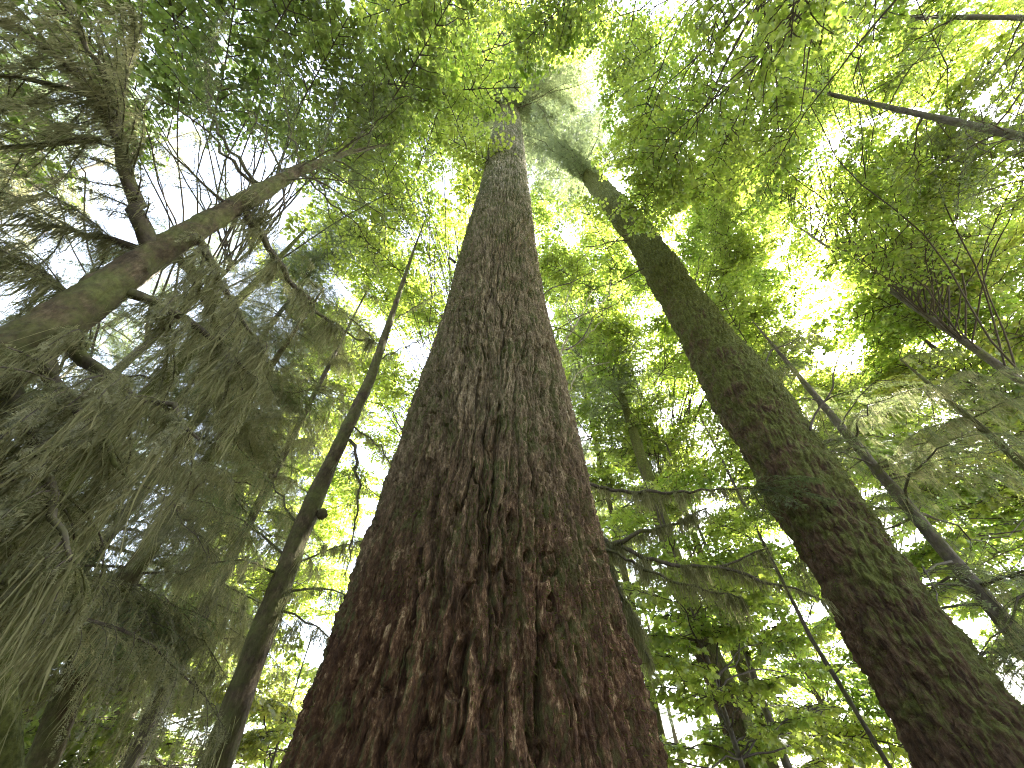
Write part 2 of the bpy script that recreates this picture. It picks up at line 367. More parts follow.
def maple_branch(wood, fol, axis, r0, rng, size=.1, sec=.8, spacing=.16, tpl=LEAF_LO, fmat=1, wmat=0, t0=.2, dens=1., droop=.2):
    L = np.linalg.norm(np.diff(axis, axis=0), axis=1).sum()
    n = max(int(L / spacing), 4); p = resample(axis, n + 1); T = tangents(p)
    tube(wood, p, np.linspace(r0, .004, n + 1), 5, wmat)
    P, Yd, Nn = [], [], []
    def leafy(pts):
        l = np.linalg.norm(np.diff(pts, axis=0), axis=1).sum(); k = max(int(l / (.085 / dens)), 2)
        q = resample(pts, k + 1)[1:]; t = tangents(resample(pts, k + 1))[1:]
        s = norm(np.cross(t, UP) + 1e-6)
        for g in (1, -1):
            d = norm(t * rng.uniform(.2, .8, (k, 1)) + s * g * rng.uniform(.4, 1., (k, 1)) + UP * rng.uniform(-.7, .15, (k, 1)))
            P.append(q + d * size * rng.uniform(.25, .7, (k, 1))); Yd.append(d); Nn.append(norm(UP + rng.normal(0, .55, (k, 3))))
    for i in range(int(n * t0), n + 1):
        t = i / n; sgn = 1 if i % 2 else -1
        for sg in ((sgn, -sgn) if rng.random() < .5 else (sgn,)):
            l = sec * ((1 - t) ** .5 * .85 + .2) * rng.uniform(.5, 1.2)
            side = norm(np.cross(T[i], UP) + 1e-6); a = radians(rng.uniform(35, 70))
            d0 = norm(T[i] * math.cos(a) + side * sg * math.sin(a) + UP * rng.uniform(-.2, .35))
            s_ = np.linspace(0, 1, 5)[:, None]
            pts = p[i] + d0 * l * s_ - UP * droop * l * s_ ** 2 + np.vstack([np.zeros(3), rng.normal(0, .03 * l, (4, 3))])
            tube(wood, pts, np.linspace(max(.006, r0 * .3), .0025, 5), 3, wmat); leafy(pts)
            for j in (1, 2, 3):
                if rng.random() < .75:
                    g2 = 1 if rng.random() < .5 else -1; tt = norm(pts[j + 1] - pts[j]); s2 = norm(np.cross(tt, UP) + 1e-6)
                    e = pts[j] + norm(tt * .6 + s2 * g2 * .8 + UP * rng.uniform(-.3, .2)) * l * rng.uniform(.25, .5)
                    leafy(np.array([pts[j], e]))
    P = np.concatenate(P); Yd = np.concatenate(Yd); Nn = np.concatenate(Nn); k = len(P)
    var = np.clip(rng.normal(rng.uniform(.3, .7), .32, k), 0, 1)
    put_leaves(fol, tpl, P, Yd, Nn, size * rng.uniform(.55, 1.2, k), rng, fmat, var)

def bez(a, b, lift, n=6, rng=None, wob=.0):
    t = np.linspace(0, 1, n)[:, None]; L = np.linalg.norm(b - a)
    p = a + (b - a) * t + UP * (lift * L * 4 * t * (1 - t))
    if rng is not None and wob: p[1:-1] += rng.normal(0, wob * L, (n - 2, 3))
    return p

def small_trunk(parent, base, pts, m, rng, nth=28, dz=.08, lump=.12, name='trunk', k0=7.):
    """trunk through pts = [(x, y, z, r), ...] (world), lumpy"""
    p = np.array(pts, float); z = p[:, 2]
    zs = rows(z[0], z[-1], dz, dz * .12)
    def it(k): return lambda Z: np.interp(Z, z, p[:, k])
    s = int(rng.integers(1, 9999))
    def disp(th, Z, R):
        q = np.stack([np.cos(th) * R * k0, np.sin(th) * R * k0, Z * k0 * .35], -1)
        return R * lump * (fbm(q + s, 3, s) + .6 * fbm(q * 3, 3, s + 5, .65))
    b = Buf(); trunk_mesh(b, zs, it(0), it(1), it(3), nth, disp)
    return b.build(name, m, parent, base)

class Template:
    """a limb grown once along +X at unit length, then set at many places as real geometry of its tree's crown"""
    def __init__(s, grow):
        w, f, m = Buf(), Buf(), Buf(); grow(w, f, m); s.p = []
        for slot, b in ((0, w), (1, f), (2, m)):
            if b.v: s.p.append((np.concatenate(b.v), np.concatenate(b.f), np.concatenate(b.a), slot, slot == 0))
    def put(s, buf, o, dv, scale, rng, slots=(0, 1, 2), tilt=0.):
        X = norm(np.asarray(dv, float)); Y = norm(np.cross(UP, X) + 1e-6); Y = norm(Y + UP * tilt); Z = np.cross(X, Y)
        M = np.stack([X, Y * (1 if rng.random() < .5 else -1), Z]) * scale; sh = rng.uniform(0, 1)
        for v, f, a, slot, smo in s.p:
            if slot in slots: buf.add(v @ M + o, f, slot, np.clip(a * .55 + sh * .45, 0, 1), smo)
_tr = np.random.default_rng(77)
def _axis(rise, sag):
    s_ = np.linspace(0, 1, 8)[:, None]
    return np.array([1., 0, 0]) * s_ + UP * (rise * s_ - sag * s_ ** 2) + np.vstack([np.zeros(3), _tr.normal(0, .012, (7, 3))])
def _conif(sec, spacing, weep, tw, tsp, K, nl, nw, rise, sag, bare=0., moss=0, ml=.2, mw=.004):
    return Template(lambda w, f, m: conifer_limb(w, f, _axis(rise, sag), .011, _tr, sec=sec, spacing=spacing, weep=weep, tw=tw, tsp=tsp, K=K, nl=nl, nw=nw, rt=.002, sides=5, bare=bare,
                                                 moss=m if moss else None, moss_n=moss, moss_len=ml, moss_w=mw))
T_FAR = [_conif(.46, .05, .45, .085, .034, 4, .026, .0042, .12, .34) for _ in range(7)]
T_MID = [_conif(.44, .035, .4, .06, .022, 6, .013, .0021, .12, .3) for _ in range(7)]
T_DRAPE = [_conif(.6, .055, .8, .045, .017, 5, .012, .002, .15, .42, 0., 130, .28, .0016) for _ in range(7)]
T_BARE = [_conif(.4, .06, .4, .06, .04, 4, .018, .003, .2, .35, .5) for _ in range(5)]
def _maple(size, tpl, dens):
    def g(w, f, m): maple_branch(w, f, np.array([[0, 0, 0], [.5, .0, .03], [1., 0, -.05]]), .006, _tr, size=size, sec=.44, spacing=.075, tpl=tpl, fmat=0, dens=dens, droop=.15)
    return Template(g)
T_MAPLE = [_maple(.046, LEAF_LO, 2.5) for _ in range(9)]
T_MAPLE_HI = [_maple(.062, LEAF_HI, 2.) for _ in range(6)]

# ------------------------------------------------------------------ ground
gm, gnt, gout = mat('forest_floor')
gb = N(gnt, 'ShaderNodeBsdfPrincipled', i_Roughness=.95)
gnt.links.new(ramp(gnt, noise(gnt, mapped(gnt, (1, 1, 1)), 1.3, 8., .65), [(.3, (.05, .035, .02)), (.5, (.07, .06, .03)), (.7, (.06, .085, .025))]), gb.inputs[0])
gnt.links.new(gb.outputs[0], gout.inputs[0])
g = Buf(); gx = np.r_[-600, -200, np.linspace(-60, 60, 61), 200, 600]; GX, GY = np.meshgrid(gx, gx)
gz = .12 * fbm(np.stack([GX * .3, GY * .3, 0 * GX], -1), 3) - .12
gi = np.arange(len(gx) - 1); A = (gi[:, None] * len(gx) + gi[None]).ravel(); Q = len(gx)
g.add(np.stack([GX, GY, gz], -1), np.concatenate([np.stack([A, A + 1, A + Q + 1], 1), np.stack([A, A + Q + 1, A + Q], 1)]), 0, 0., True)
go = g.build('ground', gm); go['kind'] = 'structure'

# ------------------------------------------------------------------ the giant fir
def giant_fir():
    rng = np.random.default_rng(1)
    d = 3.4
    tab = np.array([(-.3, -5., 1.42), (.4, -5., 1.24), (1.6, -4.8, 1.10), (2.4, -4.5, 1.04), (3.6, -4.5, .99), (5.3, -4.1, .85), (6.9, -3.8, .77), (9.5, -2.9, .745), (12.5, -1.2, .68), (17, .2, .645),
                    (23.5, 1.7, .60), (29, 1.8, .53), (40, 2., .33), (50, 2., .05)])
    X = d * np.sin(np.radians(tab[:, 1])); Yy = d * np.cos(np.radians(tab[:, 1]))
    base = np.array([X[1], Yy[1], 0.])
    t = thing('giant_fir', 'giant fir with a huge furrowed red brown trunk rising to a grey top', 'tree', base)
    zf = np.linspace(tab[0, 0], tab[-1, 0], 400)
    sm = lambda a: np.convolve(np.pad(np.interp(zf, tab[:, 0], a), 8, 'edge'), np.ones(17) / 17, 'valid')
    sx, sy, sr = sm(X), sm(Yy), sm(tab[:, 2])
    NC = 72
    def disp(th, Z, R):
        R0 = .95; p = np.stack([np.cos(th) * R0, np.sin(th) * R0, Z], -1)
        w1 = fbm(p * np.array([1.6, 1.6, .9]), 3, 3); w2 = fbm(p * np.array([7, 7, 4]), 3, 9)
        U = th / (2 * pi) * NC + .55 * w1 + .22 * w2
        # long furrows between upright plates
        f1, f2, a = voronoi(U, Z / 1.5 + 1.5 * w1, NC, 1); plate = sstep(.0, .30, f2 - f1)
        fur = 1 - np.abs(fbm(p * np.array([7.5, 7.5, .85]) + .35 * w2[..., None], 3, 51)); fur = sstep(.80, .99, fur)
        # flaky chips layered on the plates
        f1c, f2c, c = voronoi(U * 5 + .5 * w2, Z / .06 + 1.6 * w2, NC * 5, 2)
        f1d, f2d, e = voronoi(U * 2.5 + .7 * w2, Z / .22 + 1.4 * w1, int(NC * 2.5), 6)
        fine = fbm(p * np.array([60, 60, 26]), 3, 21, .7)
        ridge = fbm(p * np.array([26, 26, 3.4]), 3, 31, .6)
        dd = .032 * (plate - .7) - .060 * fur + .013 * (c - .5) + .013 * (e - .5) * sstep(.0, .06, f2d - f1d) + .010 * fine + .017 * ridge
        dd = dd + .06 * fbm(p * np.array([1.5, 1.5, .3]), 3, 41) + .012 * (a - .5)
        return dd * np.clip(R / .95, .5, 1.05)
    b = Buf()
    zs = np.r_[np.arange(-.3, 1.2, .05), rows(1.2, 49.5, .0045, .0026)]
    thn = np.concatenate([np.linspace(radians(-210), radians(30), 1050, endpoint=False), np.linspace(radians(30), radians(150), 160, endpoint=False)])
    v = trunk_mesh(b, zs, lambda Z: np.interp(Z, zf, sx), lambda Z: np.interp(Z, zf, sy), lambda Z: np.interp(Z, zf, sr), thn, disp)
    tr = b.build('trunk', BARK_FIR, t, base)
    # moss on the flanks: little blades standing off the bark
    vv = v.reshape(-1, 3); nr = v.shape[1]
    Zv = vv[:, 2]; nx = vv[:, 0] - np.interp(Zv, zf, sx); ny = vv[:, 1] - np.interp(Zv, zf, sy)
    ang = np.arctan2(ny, nx)
    mn = fbm(vv * np.array([2.2, 2.2, 1.1]), 4, 77)
    lat = -np.cos(ang)                                   # +1 on the left flank
    prob = np.clip((mn + .55 * np.maximum(lat, 0) + .15 * np.maximum(-lat, 0) - .18) * 2, 0, 1) * sstep(.3, 2.5, Zv + 1.6 * np.maximum(lat, 0)) * (1 - sstep(9, 14, Zv)) * (.25 + .02 * Zv)
    pick = rng.random(len(vv)) < prob * .28
    P = vv[pick]; n = len(P); Nn = np.stack([np.cos(ang[pick]), np.sin(ang[pick]), 0 * P[:, 0]], 1)
    L = rng.uniform(.012, .04, n)
    dr = norm(Nn * .7 + np.stack([rng.normal(0, .5, n), rng.normal(0, .5, n), rng.normal(-.5, .5, n)], 1))
    sd_ = norm(np.cross(dr, rng.normal(0, 1, (n, 3)))) * rng.uniform(.002, .005, (n, 1))
    mb = Buf(); mb.add(np.stack([P - sd_, P + sd_, P + dr * L[:, None]], 1).reshape(-1, 3), np.arange(3 * n).reshape(-1, 3), 0, np.repeat(rng.uniform(0, 1, n), 3))
    mb.build('moss', MOSS_FUZZ, t, base)
    # crown high above
    c = Buf()
    for k in range(150):
        z = rng.uniform(24, 49); a = rng.uniform(0, 2 * pi); Lb = min((52 - z) * .22 + .8, 5.) * rng.uniform(.65, 1.1)
        o = np.array([np.interp(z, zf, sx), np.interp(z, zf, sy), z])
        T_FAR[k % 7].put(c, o, [math.cos(a), math.sin(a), rng.uniform(-.25, .1)], Lb, rng)
    c.build('crown', [WOOD, NEEDLE_PALE], t, base)
    # a few dead stubs and twigs low on the trunk
    for (x0, y0, x1, y1, r) in ((540, 300, 608, 262, .012), (546, 322, 600, 345, .01), (566, 350, 622, 300, .012), (556, 330, 640, 290, .008), (455, 262, 446, 256, .03)):
        A_, B_ = at(x0, y0, 3.5), at(x1, y1, 3.9)
        w = Buf(); tube(w, resample(bez(A_, B_, .03, 6, rng, .03), 10), np.linspace(r, .003, 10), 5, 0, 0., .2, rng)
        w.build('dead_branch', TWIG, t, base)
giant_fir()

# ------------------------------------------------------------------ the mossy trunk on the right
def mossy_fir():
    rng = np.random.default_rng(2)
    d = 6.; tab = np.array([(-.3, 40.2, .72), (.3, 40.2, .56), (1.6, 40.2, .475), (2.5, 40.2, .46), (4.5, 40.2, .50), (5.3, 40.2, .52), (6.1, 40.1, .545), (6.9, 39.9, .47), (9, 39.8, .455), (12.5, 39.8, .42), (17.4, 37.2, .40), (21, 35.6, .36), (28, 34, .2), (33, 34, .04)])
    X = d * np.sin(np.radians(tab[:, 1])); Yy = d * np.cos(np.radians(tab[:, 1])); base = np.array([X[0], Yy[0], 0.])
    t = thing('mossy_fir', 'thick dark mossy conifer trunk with a swollen burl, slanting up from lower right', 'tree', base)
    zf = np.linspace(-.3, 33, 300); sm = lambda a: np.convolve(np.pad(np.interp(zf, tab[:, 0], a), 4, 'edge'), np.ones(9) / 9, 'valid')
    sx, sy, sr = sm(X), sm(Yy), sm(tab[:, 2]) * .94
    def disp(th, Z, R):
        p = np.stack([np.cos(th) * .5, np.sin(th) * .5, Z], -1)
        w = fbm(p * 3., 3, 5)
        f1, f2, a = voronoi(th / (2 * pi) * 30 + .6 * w, Z / .3 + w, 30, 3)
        lump = fbm(p * np.array([7, 7, 9.]), 4, 8, .6); big = fbm(p * np.array([2.2, 2.2, 1.2]), 3, 18)
        burl = .07 * np.exp(-((Z - 5.9) / .5) ** 2) * np.exp(-(np.angle(np.exp(1j * (th - radians(-35)))) / 1.) ** 2)
        return .025 * (sstep(0, .4, f2 - f1) - .6) + .030 * lump + .035 * big + .01 * fbm(p * 30, 3, 4) + burl
    b = Buf(); v = trunk_mesh(b, rows(-.3, 32.5, .014, .0035), lambda Z: np.interp(Z, zf, sx), lambda Z: np.interp(Z, zf, sy), lambda Z: np.interp(Z, zf, sr), 360, disp)
    b.build('trunk', BARK_MOSSY, t, base)
    vv = v.reshape(-1, 3); Zv = vv[:, 2]; ang = np.arctan2(vv[:, 1] - np.interp(Zv, zf, sy), vv[:, 0] - np.interp(Zv, zf, sx))
    mn = fbm(vv * np.array([3., 3., 2.]), 4, 77)
    pick = rng.random(len(vv)) < np.clip(.35 + mn * .8, 0, 1) * np.clip(.25 + .75 * sstep(-.5, .5, np.cos(ang - radians(15))) + .12 * np.maximum(Zv - 3, 0), 0, 1) * (1 - sstep(14, 20, Zv)) * (.22 + .03 * Zv)
    P = vv[pick]; n = len(P); Nn = np.stack([np.cos(ang[pick]), np.sin(ang[pick]), 0 * P[:, 0]], 1)
    dr = norm(Nn * .8 + np.stack([rng.normal(0, .5, n), rng.normal(0, .5, n), rng.normal(-.5, .5, n)], 1)); L = rng.uniform(.015, .055, n)
    s_ = norm(np.cross(dr, rng.normal(0, 1, (n, 3)))) * rng.uniform(.003, .007, (n, 1))
    mb = Buf(); mb.add(np.stack([P - s_, P + s_, P + dr * L[:, None]], 1).reshape(-1, 3), np.arange(3 * n).reshape(-1, 3), 0, np.repeat(rng.uniform(0, 1, n), 3))
    mb.build('moss', MOSS_FUZZ, t, base)
    c = Buf()
    for k in range(56):
        z = rng.uniform(18., 32); a = rng.uniform(0, 2 * pi); Lb = min((34 - z) * .22 + .6, 3.4) * rng.uniform(.6, 1.1)
        o = np.array([np.interp(z, zf, sx), np.interp(z, zf, sy), z])
        T_FAR[k % 7].put(c, o, [math.cos(a), math.sin(a), rng.uniform(-.3, .1)], Lb, rng)
    c.build('crown', [WOOD, NEEDLE_PALE], t, base)
    for (x0, y0, x1, y1, dd) in ((720, 335, 738, 292, .9), (752, 380, 810, 325, .8), (690, 300, 705, 255, 1.), (810, 430, 860, 340, .6), (640, 235, 560, 272, -.8), (655, 262, 575, 300, -.6), (632, 240, 548, 250, -.9)):
        A_, B_ = at(x0, y0, 5.8), at(x1, y1, 5.8 + dd)
        w = Buf(); ax = resample(bez(A_, B_, .05, 6, rng, .03), 12); tube(w, ax, np.linspace(.018, .003, 12), 5, 0, 0., .2, rng)
        for j in (4, 6, 8):
            tube(w, resample(bez(ax[j], ax[j] + rng.normal(0, .22, 3), .05, 4, rng, .05), 6), np.linspace(.006, .002, 6), 3)
        w.build('dead_branch', TWIG, t, base)
    # the small fern like spray of green on the trunk front
    w, fo = Buf(), Buf(); A_ = at(748, 470, 5.45)
    for (x1, y1, dd) in ((815, 478, 5.35), (800, 505, 5.3), (770, 520, 5.35), (830, 500, 5.5)):
        conifer_limb(w, fo, bez(at(752, 490, 5.55), at(x1, y1, dd - .2), .1), .008, rng, sec=.3, spacing=.05, weep=.2, tw=.08, tsp=.03, K=8, nl=.018, nw=.003)
    l = w.build('limb', WOOD, t, base); fo.build('foliage', NEEDLE, l, base)
mossy_fir()

# ------------------------------------------------------------------ moss-draped hemlock at the left
def limb_part(t, base, axis, r0, rng, fmat=NEEDLE_BROWN, mossy=True, wm=WOOD, **kw):
    w, fo, mo = Buf(), Buf(), Buf()
    conifer_limb(w, fo, axis, r0, rng, moss=mo if mossy else None, **kw)
    l = w.build('limb', wm, t, base); fo.build('foliage', fmat, l, base)
    if mossy: mo.build('moss_clumps', MOSS_HANG, l, base)
    return l

def draped_hemlock():
    rng = np.random.default_rng(3)
    d = 3.; ctr = [(-5, 366, .132), (80, 308, .11), (150, 257, .092), (230, 209, .08), (262, 192, .086), (300, 170, .06), (350, 152, .034), (405, 141, .014)]
    pts = []
    p0 = at(-5, 370, d); base = np.array([p0[0], p0[1], 0.])
    pts.append((p0[0], p0[1], -.2, .19)); pts.append((p0[0], p0[1], 1.2, .14))
    for x, y, r in ctr: q = at(x, y, d); pts.append((q[0], q[1], q[2], r))
    t = thing('draped_hemlock', 'moss draped conifer slanting in from the left edge with drooping shaggy limbs', 'tree', base)
    small_trunk(t, base, pts, BARK_LEAN, rng, 90, .014, .13, k0=14.)
    kw = dict(sec=.95, spacing=.055, weep=.85, tw=.085, tsp=.02, K=7, nl=.02, nw=.0034, clump=.42, moss_n=260, moss_len=.5, moss_w=.0034)
    L = [
        # (trunk pixel, d), via pixels..., radius
        ([(150, 246, 3.), (135, 200, 3.0), (119, 140, 3.05), (112, 100, 3.15), (84, 40, 3.3), (50, -10, 3.5)], .05, dict(sec=.6, spacing=.085, weep=.4, tw=.07, tsp=.03, moss_n=260, moss_len=.25, clump=.0)),
        ([(119, 140, 3.05), (85, 95, 3.3), (20, 75, 3.6), (-40, 80, 3.8)], .03, dict(sec=.6, spacing=.085, weep=.4, tw=.07, tsp=.03, moss_n=260, moss_len=.25, clump=.0)),
        ([(114, 104, 3.12), (130, 62, 3.3), (134, 38, 3.4), (105, 8, 3.5)], .022, dict(sec=.6, spacing=.085, weep=.4, tw=.07, tsp=.03, moss_n=260, moss_len=.25, clump=.0)),
        ([(112, 105, 3.1), (60, 60, 3.3), (10, 20, 3.6)], .025, dict(sec=.6, spacing=.085, weep=.4, tw=.07, tsp=.03, moss_n=260, moss_len=.25, clump=.0)),
        ([(100, 140, 3.05), (40, 146, 3.4), (-30, 150, 3.7)], .02, dict(sec=.6, spacing=.085, weep=.4, tw=.07, tsp=.03, moss_n=260, moss_len=.25, clump=.0)),
        ([(240, 205, 3.), (300, 292, 2.9), (345, 332, 2.9), (372, 340, 2.9)], .035, dict(sec=.35)),
        ([(195, 232, 3.), (232, 300, 2.8), (265, 350, 2.6)], .03, {}),
        ([(62, 330, 3.), (125, 390, 2.7), (165, 405, 2.5), (200, 440, 2.4)], .038, {}),
        ([(120, 290, 3.), (165, 310, 2.8), (215, 340, 2.7), (255, 380, 2.6)], .034, {}),
        ([(40, 350, 3.), (85, 420, 2.6), (130, 480, 2.4)], .034, {}),
        ([(80, 310, 3.1), (40, 270, 3.6), (-20, 255, 4.)], .03, {}),
        ([(150, 255, 3.1), (80, 230, 3.6), (0, 225, 4.)], .03, {}),
        ([(10, 380, 3.), (40, 460, 2.6), (60, 530, 2.3), (70, 560, 2.2)], .034, {}),
        ([(-5, 400, 3.), (-15, 480, 2.6), (0, 580, 2.3)], .03, {}),
        ([(170, 245, 3.2), (200, 290, 3.6), (235, 370, 3.9), (245, 410, 4.)], .03, {}),
    ]
    for pts_, r, k in L:
        ax = resample([at(*p) for p in pts_], 14); q = dict(kw); q.update(k)
        limb_part(t, base, ax, r * 1.2, rng, taper=1., rt=.007, **q)
    # dead stub and thin upper limbs with sparse twigs
    for pts_, r in (([(228, 205, 3.), (190, 172, 2.9), (156, 139, 2.8)], .02), ([(262, 190, 3.), (228, 160, 3.2), (200, 125, 3.4), (140, 90, 3.7)], .026),
                    ([(262, 186, 3.), (215, 130, 3.3), (208, 60, 3.6), (228, 10, 3.8)], .022), ([(285, 176, 3.), (250, 110, 3.4), (215, 80, 3.6)], .016),
                    ([(300, 168, 3.), (285, 100, 3.4), (268, 20, 3.8)], .016), ([(300, 172, 3.), (360, 230, 3.2), (380, 275, 3.3)], .016),
                    ([(320, 162, 3.), (345, 60, 3.6), (340, 0, 3.9)], .014), ([(350, 152, 3.), (400, 60, 3.4), (415, 20, 3.5)], .012),
                    ([(310, 166, 3.), (370, 190, 3.), (430, 205, 3.)], .014)):
        ax = resample([at(*p) for p in pts_], 12)
        limb_part(t, base, ax, r, rng, NEEDLE, True, sec=.5, spacing=.09, weep=.3, tw=.09, tsp=.05, K=7, nl=.016, nw=.0026, moss_n=120, moss_len=.15, moss_w=.002, bare=.35)
    # shaggy lump where the limbs meet
    mo = Buf(); c = at(258, 215, 3.); P = c + rng.normal(0, .11, (900, 3)) * np.array([1, 1, .7])
    strands(mo, P, rng.uniform(.05, .32, 900), .004, rng); mo.build('moss_clumps', MOSS_HANG, t, base)
    c = Buf()
    for k in range(12):
        z = rng.uniform(6.3, 10.5); q = np.array([np.interp(z, [p[2] for p in pts], [p[j] for p in pts]) for j in (0, 1)] + [z]); a = rng.uniform(0, 2 * pi)
        T_BARE[k % 5].put(c, q, [math.cos(a), math.sin(a), rng.uniform(.1, .6)], rng.uniform(.9, 2.) * (1.3 - .06 * z), rng)
    c.build('crown', [WOOD, NEEDLE], t, base)
draped_hemlock()

# ------------------------------------------------------------------ generic builders for the rest
def conifer(name, label, az, d, h, r, rng, crown0=.3, limbL=2., nl=46, fm=NEEDLE, bm=BARK_DARK, group=None, cat='tree', tset=None, slots=(0, 1, 2), lean=(0, 0), loc=None):
    base = polar(az, d) if loc is None else np.array(loc, float)
    t = thing(name, label, cat, base, group)
    pt = lambda z: base + np.array([lean[0] * z, lean[1] * z, z])
    pts = [(*pt(z), r * (1 - z / h) ** .75 * (1 + .5 * math.exp(-max(z, 0) / .25)) + .012) for z in np.linspace(-.2, h, 14)]
    small_trunk(t, base, pts, bm, rng, 22, .09, .12)
    c = Buf(); T = tset or T_FAR
    for k in range(nl):
        u = rng.random(); z = h * (crown0 + (1 - crown0) * u); a = rng.uniform(0, 2 * pi)
        Lb = limbL * (1.05 - .85 * u) * rng.uniform(.6, 1.15) + .3
        T[k % len(T)].put(c, pt(z), [math.cos(a), math.sin(a), rng.uniform(-.35, .15)], Lb, rng, slots)
    c.build('crown', [WOOD, fm, MOSS_HANG], t, base); return t

def in_poly(poly, rng):
    p = np.array(poly, float); lo, hi = p.min(0), p.max(0)
    while True:
        x, y = rng.uniform(lo, hi); c = False; j = len(p) - 1
        for i in range(len(p)):
            if (p[i, 1] > y) != (p[j, 1] > y) and x < (p[j, 0] - p[i, 0]) * (y - p[i, 1]) / (p[j, 1] - p[i, 1]) + p[i, 0]: c = not c
            j = i
        if c: return x, y

def maple(name, label, base, h, r, regions, rng, fm=MAPLE, bm=BARK_DARK, tpl=LEAF_LO, group=None, lean=(0, 0), cat='tree'):
    """regions: (polygon of photo pixels where this tree's boughs are seen, slant range, bough count, leaf size, bough length)"""
    base = np.array([base[0], base[1], 0.]); t = thing(name, label, cat, base, group)
    pt = lambda z: base + np.array([lean[0] * z, lean[1] * z, z])
    pts = [(*pt(z), r * (1 - .85 * z / h) * (1 + .5 * math.exp(-max(z, 0) / .25))) for z in np.linspace(-.2, h, 12)]
    small_trunk(t, base, pts, bm, rng, 20, .09, .10)
    c = Buf()
    for poly, (s0, s1), cnt, size, bl in regions:
        for k in range(cnt):
            x, y = in_poly(poly, rng); tgt = sl(x, y, rng.uniform(s0, s1)); tgt[2] = max(tgt[2], .5)
            z = min(max(tgt[2] - rng.uniform(-.1, 1.) * np.linalg.norm((tgt - base)[:2]), .5 + .25 * h), h * .97); o = pt(z)
            hd = norm((tgt - o) * np.array([1, 1, .15])); ang = rng.normal(0, .5); ca, sa = math.cos(ang), math.sin(ang)
            hd = norm(np.array([hd[0] * ca - hd[1] * sa, hd[0] * sa + hd[1] * ca, hd[2]]))
            A_ = tgt - hd * bl * .5
            tube(c, resample(bez(o, A_, .06, 6, rng, .02), 12), np.linspace(min(.022, r * .3), .009, 12), 5, 0)
            T = T_MAPLE_HI if tpl is LEAF_HI else T_MAPLE
            T[int(rng.integers(len(T)))].put(c, A_, hd + UP * rng.uniform(-.15, .2), bl * rng.uniform(.85, 1.2), rng, tilt=rng.uniform(-.5, .5))
    c.build('crown', [TWIG, fm], t, base); return t

# ------------------------------------------------------------------ small trees in the photograph
def slim_tree():
    rng = np.random.default_rng(4); d = 4.5
    p0 = at(215, 768, d); base = np.array([p0[0], p0[1], 0.])
    t = thing('slim_tree', 'slim knobbly dark trunk slanting up between the draped limbs and the giant fir', 'tree', base)
    pts = [(p0[0], p0[1], -.2, .2), (p0[0], p0[1], .5, .14)]
    for x, y, r in ((215, 768, .112), (260, 640, .106), (296, 545, .097), (312, 505, .104), (330, 465, .088), (370, 380, .076), (392, 315, .055), (412, 255, .03), (425, 220, .012)):
        q = at(x, y, d); pts.append((q[0], q[1], q[2], r))
    small_trunk(t, base, pts, BARK_LEAN, rng, 48, .03, .09)
    k = Buf(); c = at(322, 514, 4.42); u = np.linspace(0, pi, 9); 
    th = np.linspace(0, 2 * pi, 14, endpoint=False)
    vv = np.array([c + .055 * np.array([math.sin(a) * math.cos(b), math.sin(a) * math.sin(b), math.cos(a) * 1.1]) * rng.uniform(.85, 1.15) for a in u for b in th])
    ff = [(i * 14 + j, (i + 1) * 14 + (j + 1) % 14, i * 14 + (j + 1) % 14) for i in range(8) for j in range(14)] + [(i * 14 + j, (i + 1) * 14 + j, (i + 1) * 14 + (j + 1) % 14) for i in range(8) for j in range(14)]
    k.add(vv, ff, 0, 0., True); k.build('knob', BARK_LEAN, t, base)
    def b(pts_, r, **kw):
        a = dict(sec=.32, spacing=.1, weep=.5, tw=.09, tsp=.045, K=7, nl=.018, nw=.003, moss_n=200, moss_len=.25, moss_w=.0022); a.update(kw)
        limb_part(t, base, resample([at(*p) for p in pts_], 12), r, rng, NEEDLE, True, **a)
    b([(350, 440, 4.5), (358, 470, 4.2), (356, 520, 4.), (345, 575, 3.9)], .026, bare=.9)
    b([(352, 425, 4.5), (385, 452, 4.2), (400, 490, 4.)], .014, bare=.7)
    b([(378, 360, 4.5), (440, 330, 4.9), (470, 315, 5.2)], .012, bare=.8)
    b([(395, 320, 4.5), (460, 280, 5.0), (500, 262, 5.4)], .012, bare=.8)
    b([(385, 350, 4.5), (330, 300, 4.7), (300, 270, 4.8)], .014, bare=.5)
    b([(290, 565, 4.5), (345, 545, 4.3), (375, 540, 4.2)], .012, sec=.35)
    b([(280, 590, 4.5), (330, 590, 4.2), (372, 600, 4.)], .014, sec=.35)
    b([(272, 610, 4.5), (315, 625, 4.2), (345, 660, 4.)], .014, sec=.35)
    b([(285, 575, 4.5), (230, 560, 4.3), (180, 575, 4.2)], .016, sec=.4)
    b([(290, 560, 4.5), (240, 520, 4.8), (195, 500, 5.)], .016, sec=.45)
    b([(300, 530, 4.5), (260, 470, 4.9), (225, 440, 5.1)], .016, sec=.45)
slim_tree()

